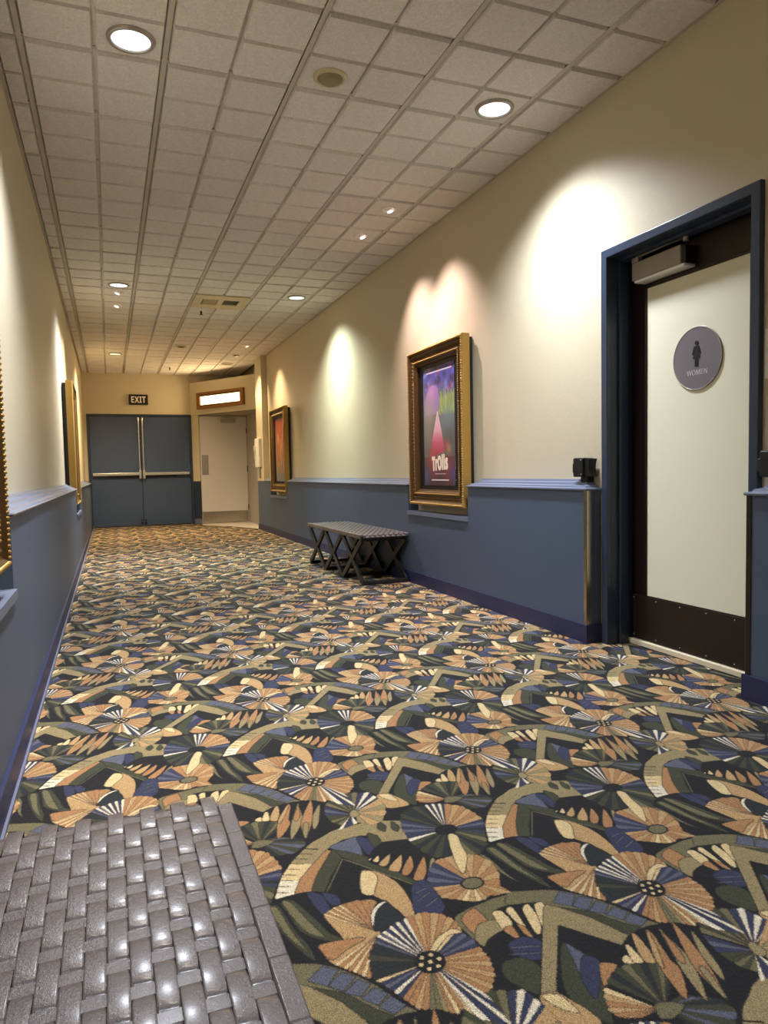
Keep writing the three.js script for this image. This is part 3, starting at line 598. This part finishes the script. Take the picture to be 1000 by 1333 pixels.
// ------------------------------------------------------------------ framed posters
function canvasTex(w, h, draw) { const cv = document.createElement('canvas'); cv.width = w; cv.height = h; draw(cv.getContext('2d'), w, h); const t = new THREE.CanvasTexture(cv); t.colorSpace = THREE.SRGBColorSpace; t.magFilter = THREE.LinearFilter; return t; }
function blob(c, x, y, r, col, sx = 1, rot = 0) { c.save(); c.translate(x, y); c.rotate(rot); c.scale(sx, 1); const g = c.createRadialGradient(0, 0, 0, 0, 0, r); g.addColorStop(0, col); g.addColorStop(1, col.replace(/[\d.]+\)$/, '0)')); c.fillStyle = g; c.fillRect(-r, -r, 2 * r, 2 * r); c.restore(); }
const printA = canvasTex(560, 960, (c, w, h) => {
  c.fillStyle = '#5a5f62'; c.fillRect(0, 0, w, h);
  const g = c.createLinearGradient(0, 0, 0, h * 0.35); g.addColorStop(0, '#3b3f96'); g.addColorStop(1, '#6c6a8c'); c.fillStyle = g; c.fillRect(0, 0, w, h * 0.3);
  for (let i = 0; i < 70; i++) blob(c, rnd() * w, rnd() * h * 0.2, 14 + rnd() * 34, ['rgba(70,80,210,0.8)', 'rgba(30,30,70,0.8)', 'rgba(190,60,110,0.6)', 'rgba(120,150,230,0.7)'][i % 4]);
  for (let i = 0; i < 170; i++) { const x = w * (0.5 + 0.5 * rnd()), y = h * (0.37 + 0.05 * rnd()); c.strokeStyle = ['#7fa23c', '#a9c052', '#5f8a35', '#c3cf73'][i % 4]; c.lineWidth = 2 + rnd() * 3; c.beginPath(); c.moveTo(x, y); c.quadraticCurveTo(x + (x - w * 0.75) * 0.2, y - 60, x + (x - w * 0.75) * 0.5, y - 90 - rnd() * 90); c.stroke(); }
  blob(c, w * 0.8, h * 0.48, 230, 'rgba(110,140,160,0.95)'); blob(c, w * 0.85, h * 0.62, 200, 'rgba(70,80,80,0.9)');
  c.fillStyle = '#8a72b4'; c.beginPath(); c.moveTo(w * 0.04, h * 0.36); c.bezierCurveTo(w * 0.05, h * 0.12, w * 0.45, h * 0.1, w * 0.52, h * 0.24); c.bezierCurveTo(w * 0.58, h * 0.34, w * 0.5, h * 0.38, w * 0.46, h * 0.4); c.lineTo(w * 0.04, h * 0.4); c.fill();
  for (let i = 0; i < 26; i++) { c.strokeStyle = ['rgba(150,120,190,0.35)', 'rgba(190,160,210,0.3)', 'rgba(100,80,150,0.3)'][i % 3]; c.lineWidth = 5; c.beginPath(); c.moveTo(w * (0.06 + 0.016 * i), h * 0.4); c.quadraticCurveTo(w * (0.1 + 0.014 * i), h * 0.2, w * (0.3 + 0.006 * i), h * 0.15); c.stroke(); }
  blob(c, w * 0.2, h * 0.38, 190, 'rgba(150,148,150,0.95)'); blob(c, w * 0.16, h * 0.55, 170, 'rgba(120,120,122,0.9)'); blob(c, w * 0.28, h * 0.2, 120, 'rgba(205,140,200,0.7)');
  const q = c.createLinearGradient(0, h * 0.38, 0, h * 0.72); q.addColorStop(0, '#efe6ee'); q.addColorStop(0.45, '#dcaec2'); q.addColorStop(0.75, '#c2466e'); q.addColorStop(1, '#a62e50'); c.fillStyle = q;
  c.beginPath(); c.moveTo(w * 0.46, h * 0.37); c.bezierCurveTo(w * 0.58, h * 0.52, w * 0.64, h * 0.62, w * 0.68, h * 0.72); c.lineTo(w * 0.2, h * 0.76); c.bezierCurveTo(w * 0.26, h * 0.6, w * 0.38, h * 0.5, w * 0.46, h * 0.37); c.fill();
  for (let i = 0; i < 24; i++) { c.strokeStyle = i % 2 ? 'rgba(245,225,235,0.35)' : 'rgba(150,30,70,0.3)'; c.lineWidth = 3; c.beginPath(); c.moveTo(w * 0.46, h * 0.39); c.quadraticCurveTo(w * (0.4 + 0.008 * i), h * 0.56, w * (0.24 + 0.018 * i), h * 0.74); c.stroke(); }
  blob(c, w * 0.76, h * 0.66, 70, 'rgba(190,70,80,0.9)'); blob(c, w * 0.82, h * 0.7, 60, 'rgba(210,150,90,0.6)'); c.fillStyle = '#4a2c3a'; c.fillRect(0, h * 0.76, w, h * 0.24);
  blob(c, w * 0.3, h * 0.8, 170, 'rgba(176,52,78,0.8)'); blob(c, w * 0.8, h * 0.86, 150, 'rgba(150,50,70,0.8)'); blob(c, w * 0.05, h * 0.92, 120, 'rgba(70,90,150,0.9)'); blob(c, w * 0.95, h * 0.9, 110, 'rgba(60,70,130,0.9)');
  c.fillStyle = 'rgba(235,232,245,0.9)'; c.fillRect(w * 0.1, h * 0.035, w * 0.82, h * 0.012);
  c.fillStyle = '#f4ecd8'; c.textAlign = 'center'; c.font = '900 118px sans-serif'; c.save(); c.translate(w * 0.52, h * 0.865); c.rotate(-0.04); c.scale(0.86, 1.25); c.fillText('TrOlls', 0, 0); c.lineWidth = 7; c.strokeStyle = '#f4ecd8'; c.strokeText('TrOlls', 0, 0); c.restore();
  c.fillStyle = '#cfc6d0'; c.fillRect(w * 0.36, h * 0.9, w * 0.34, 5); c.fillStyle = '#eee'; c.fillRect(w * 0.24, h * 0.95, w * 0.56, 9);
});
const printB = canvasTex(300, 560, (c, w, h) => {
  const g = c.createLinearGradient(0, 0, 0, h); g.addColorStop(0, '#a23a24'); g.addColorStop(0.35, '#c66f43'); g.addColorStop(0.7, '#b08a68'); g.addColorStop(1, '#6c6a70'); c.fillStyle = g; c.fillRect(0, 0, w, h);
  for (let i = 0; i < 40; i++) { c.strokeStyle = ['rgba(240,210,150,0.5)', 'rgba(150,40,20,0.5)', 'rgba(235,150,90,0.5)', 'rgba(90,60,80,0.4)'][i % 4]; c.lineWidth = 4 + rnd() * 14; const x = rnd() * w; c.beginPath(); c.moveTo(x, h * (0.1 + 0.3 * rnd())); c.quadraticCurveTo(x + 40 * (rnd() - 0.5), h * 0.5, x + 80 * (rnd() - 0.5), h * (0.6 + 0.3 * rnd())); c.stroke(); }
  blob(c, w * 0.3, h * 0.3, 60, 'rgba(240,225,190,0.9)', 0.6); blob(c, w * 0.62, h * 0.45, 110, 'rgba(215,180,90,0.7)', 0.5); c.fillStyle = '#77767c'; c.fillRect(0, h * 0.88, w, h * 0.12);
});
const printC = canvasTex(300, 560, (c, w, h) => { c.fillStyle = '#2c3a55'; c.fillRect(0, 0, w, h); for (let i = 0; i < 30; i++) blob(c, rnd() * w, rnd() * h, 60 + rnd() * 60, ['rgba(60,90,150,0.6)', 'rgba(20,25,45,0.7)', 'rgba(170,130,90,0.4)'][i % 3]); });
const FW = 0.98, FH = 1.25;   // outer size of every frame
const moulding = [[0, 0], [0, 0.058], [0.010, 0.066], [0.024, 0.062], [0.032, 0.048], [0.055, 0.040], [0.080, 0.044], [0.092, 0.052], [0.104, 0.048], [0.112, 0.032], [0.125, 0.026], [0.125, 0.010]];
function mitred(side, from, to) {   // one side of the frame swept along its mitred length
  const v = [], c = (k, w) => [[-FW / 2 + w, -FH / 2 + w], [FW / 2 - w, -FH / 2 + w], [FW / 2 - w, FH / 2 - w], [-FW / 2 + w, FH / 2 - w]][k % 4];
  for (let i = from; i < to; i++) {
    const [w0, d0] = moulding[i], [w1, d1] = moulding[i + 1], a = [...c(side, w0), d0], b = [...c(side + 1, w0), d0], e = [...c(side + 1, w1), d1], f = [...c(side, w1), d1];
    v.push(...a, ...b, ...e, ...a, ...e, ...f);
  }
  const g = new THREE.BufferGeometry(); g.setAttribute('position', new THREE.Float32BufferAttribute(v, 3)); g.computeVertexNormals(); return metreUV(g);
}
function beads(inset, depth, r, step, sq = 1) {
  const list = [], w = FW / 2 - inset, h = FH / 2 - inset, put = (x, y, along) => { const g = new THREE.IcosahedronGeometry(r, 1); g.scale(along ? sq : 1, along ? 1 : sq, 1); g.translate(x, y, depth); list.push(g); };
  const nx = Math.round(2 * w / step), ny = Math.round(2 * h / step);
  for (let i = 0; i <= nx; i++) for (const s of [-1, 1]) put(-w + 2 * w * i / nx, s * h, true);
  for (let i = 1; i < ny; i++) for (const s of [-1, 1]) put(s * w, -h + 2 * h * i / ny, false);
  return merge(list);
}
const frameGeo = [0, 1, 2, 3].map(s => mitred(s, 2, moulding.length - 1)), edgeGeo = [0, 1, 2, 3].map(s => mitred(s, 0, 2)), beadOuter = beads(0.014, 0.063, 0.0085, 0.018, 0.85), beadInner = beads(0.092, 0.05, 0.006, 0.016, 0.8), beadMid = beads(0.056, 0.040, 0.011, 0.03, 1.2);
function framedPoster(name, label, at, turn, print) {
  const o = thing(name, label, 'poster', at, turn, 'gilt framed film posters');
  mesh('back_box', rbox(-FW / 2 + 0.02, FW / 2 - 0.02, -FH / 2 + 0.02, FH / 2 - 0.02, -0.035, 0.004, 0.003), M.dark, o);
  frameGeo.forEach(g => mesh('frame_rail', g, M.goldDark, o)); edgeGeo.forEach(g => mesh('gilt_edge', g, M.gold, o));
  mesh('outer_beading', beadOuter, M.gold, o); mesh('carved_band', beadMid, M.goldDark, o); mesh('inner_beading', beadInner, M.gold, o);
  mesh('mat_board', box(-FW / 2 + 0.12, FW / 2 - 0.12, -FH / 2 + 0.12, FH / 2 - 0.12, 0.004, 0.012), M.mat, o);
  const g = new THREE.BoxGeometry(0.55, 0.93, 0.004); g.translate(0, 0, 0.014);
  mesh('print', g, phy(0xffffff, 0.45, { map: print, clearcoat: 0.4, clearcoatRoughness: 0.15 }), o).userData.label = 'printed poster sheet';
  return o;
}
const FY = 1.297, FOFF = 0.04;
framedPoster('framed_poster', 'large gilt framed poster with a pink peak, hanging above the far bench', [XR - FOFF, FY, -1.46], -Math.PI / 2, printA);
framedPoster('framed_poster', 'small looking gilt framed orange poster near the far corner on the right', [XR - FOFF, FY, -6.95], -Math.PI / 2, printB);
framedPoster('framed_poster', 'gilt framed poster seen edge on far along the left wall', [FOFF, FY, -4.70], Math.PI / 2, printC);
framedPoster('framed_poster', 'gilt frame cut off by the left edge of the picture, nearest the camera', [FOFF, FY, 1.50], Math.PI / 2, printC);

// ------------------------------------------------------------------ woven benches
const BW = 0.445, BL = 1.70, BH = 0.425, PITCH = 0.04857, COL = 0.0235;
function ribbon(j, nRows) {   // strap along z that dips under every other cross strap
  const w = COL * 0.485, rows = [[-0.005, -0.024], [-0.004, -0.010]];
  for (let i = 0; i < nRows; i++) {
    const z = (i + 0.5) * PITCH;
    if ((i + j) % 2) rows.push([z, -0.0125]);
    else for (const d of [-0.85, -0.8, -0.73, -0.5, -0.25, 0, 0.25, 0.5, 0.73, 0.8, 0.85]) { const e = Math.abs(d); rows.push([z + d * PITCH, e > 0.83 ? -0.0115 : e > 0.78 ? -0.0062 : -0.0048 * e * e]); }
  }
  for (const r of rows) r[0] = Math.max(-0.005, Math.min(nRows * PITCH + 0.005, r[0]));
  rows.push([nRows * PITCH + 0.004, -0.010], [nRows * PITCH + 0.005, -0.024]);
  const cross = [[-w, -0.0014], [-w * 0.8, -0.0002], [w * 0.8, -0.0002], [w, -0.0014]], pos = [], idx = [];
  rows.forEach(([z, y]) => cross.forEach(([x, dy]) => pos.push(x, y + dy, z)));
  for (let r = 0; r + 1 < rows.length; r++) for (let k = 0; k < 3; k++) { const a = r * 4 + k; idx.push(a, a + 4, a + 5, a, a + 5, a + 1); }
  const g = new THREE.BufferGeometry(); g.setAttribute('position', new THREE.Float32BufferAttribute(pos, 3)); g.setIndex(idx); g.computeVertexNormals();
  const uv = new Float32Array(pos.length / 3 * 2); for (let i = 0; i < pos.length / 3; i++) { uv[2 * i] = pos[3 * i] + j * 0.37; uv[2 * i + 1] = pos[3 * i + 2]; } g.setAttribute('uv', new THREE.BufferAttribute(uv, 2)); return g;
}
function makeBench(label) {   // origin on the floor at the middle of its end that lies at z = 0; runs along +z
  const o = thing('woven_bench', label, 'bench', [0, 0, 0], 0, 'woven strap benches');
  const nRows = 35, ends = nRows * PITCH, inner = BW - 2 * COL, nCol = 17, c0 = -inner / 2, pitch = inner / nCol;
  mesh('seat_base', rbox(-BW / 2 + 0.01, BW / 2 - 0.01, BH - 0.040, BH - 0.0145, 0.004, ends - 0.004, 0.004), M.dark, o);
  const geos = [ribbon(0, nRows), ribbon(1, nRows)];
  for (let j = 0; j < nCol; j++) mesh('lengthwise_strap', geos[j % 2], M.strap, o).position.set(c0 + (j + 0.5) * pitch, BH, 0);
  const cg = rbox(-inner / 2 - 0.004, inner / 2 + 0.004, -0.0072, -0.0048, -0.0098, 0.0098, 0.0008);
  for (let i = 0; i < nRows; i++) mesh('cross_strap', cg, M.strap, o).position.set(0, BH, (i + 0.5) * PITCH);
  const wrap = (() => { const g = new RoundedBoxGeometry(COL, 0.032, PITCH * 2 - 0.0015, 2, 0.003); g.translate(0, -0.016, 0); g.rotateX(0.02); return metreUV(g); })();
  for (const s of [-1, 1]) for (let i = 0; i < 17; i++) mesh('edge_wrap', wrap, M.strap, o).position.set(s * (BW / 2 - COL / 2), BH - 0.0005, (2 * i + 1 + 0.5 * (s > 0)) * PITCH * 1.0 + 0.01);
  // crossed frames: three X shapes along the length, each of two tilted loops
  const span = (ends - 0.04) / 3, yb = 0.016, yt = BH - 0.045, xe = BW / 2 - 0.025;
  for (let k = 0; k < 3; k++) for (const s of [0, 1]) {
    const za = 0.02 + k * span + (s ? span - 0.018 : 0.018), zt = 0.02 + k * span + (s ? 0.018 : span - 0.018);
    for (const x of [-xe, xe]) mesh('leg', bar([x + (s ? 0.001 : -0.001), yb, za], [x + (s ? 0.001 : -0.001), yt, zt], 0.022, 0.05), M.frameMetal, o);
    mesh('floor_bar', bar([-xe - 0.01, yb, za], [xe + 0.01, yb, za], 0.05, 0.03), M.frameMetal, o);
    mesh('top_bar', bar([-xe - 0.01, yt, zt], [xe + 0.01, yt, zt], 0.03, 0.02), M.frameMetal, o);
  }
  return o;
}
const benchNear = makeBench('woven grey strap bench in the foreground, cut off by the lower left corner'); benchNear.position.set(0.352, 0, 2.378);
copy(benchNear, [2.556, 0, -3.66], 'woven strap bench with crossed legs standing under the large right poster');

renderer.render(scene, camera);
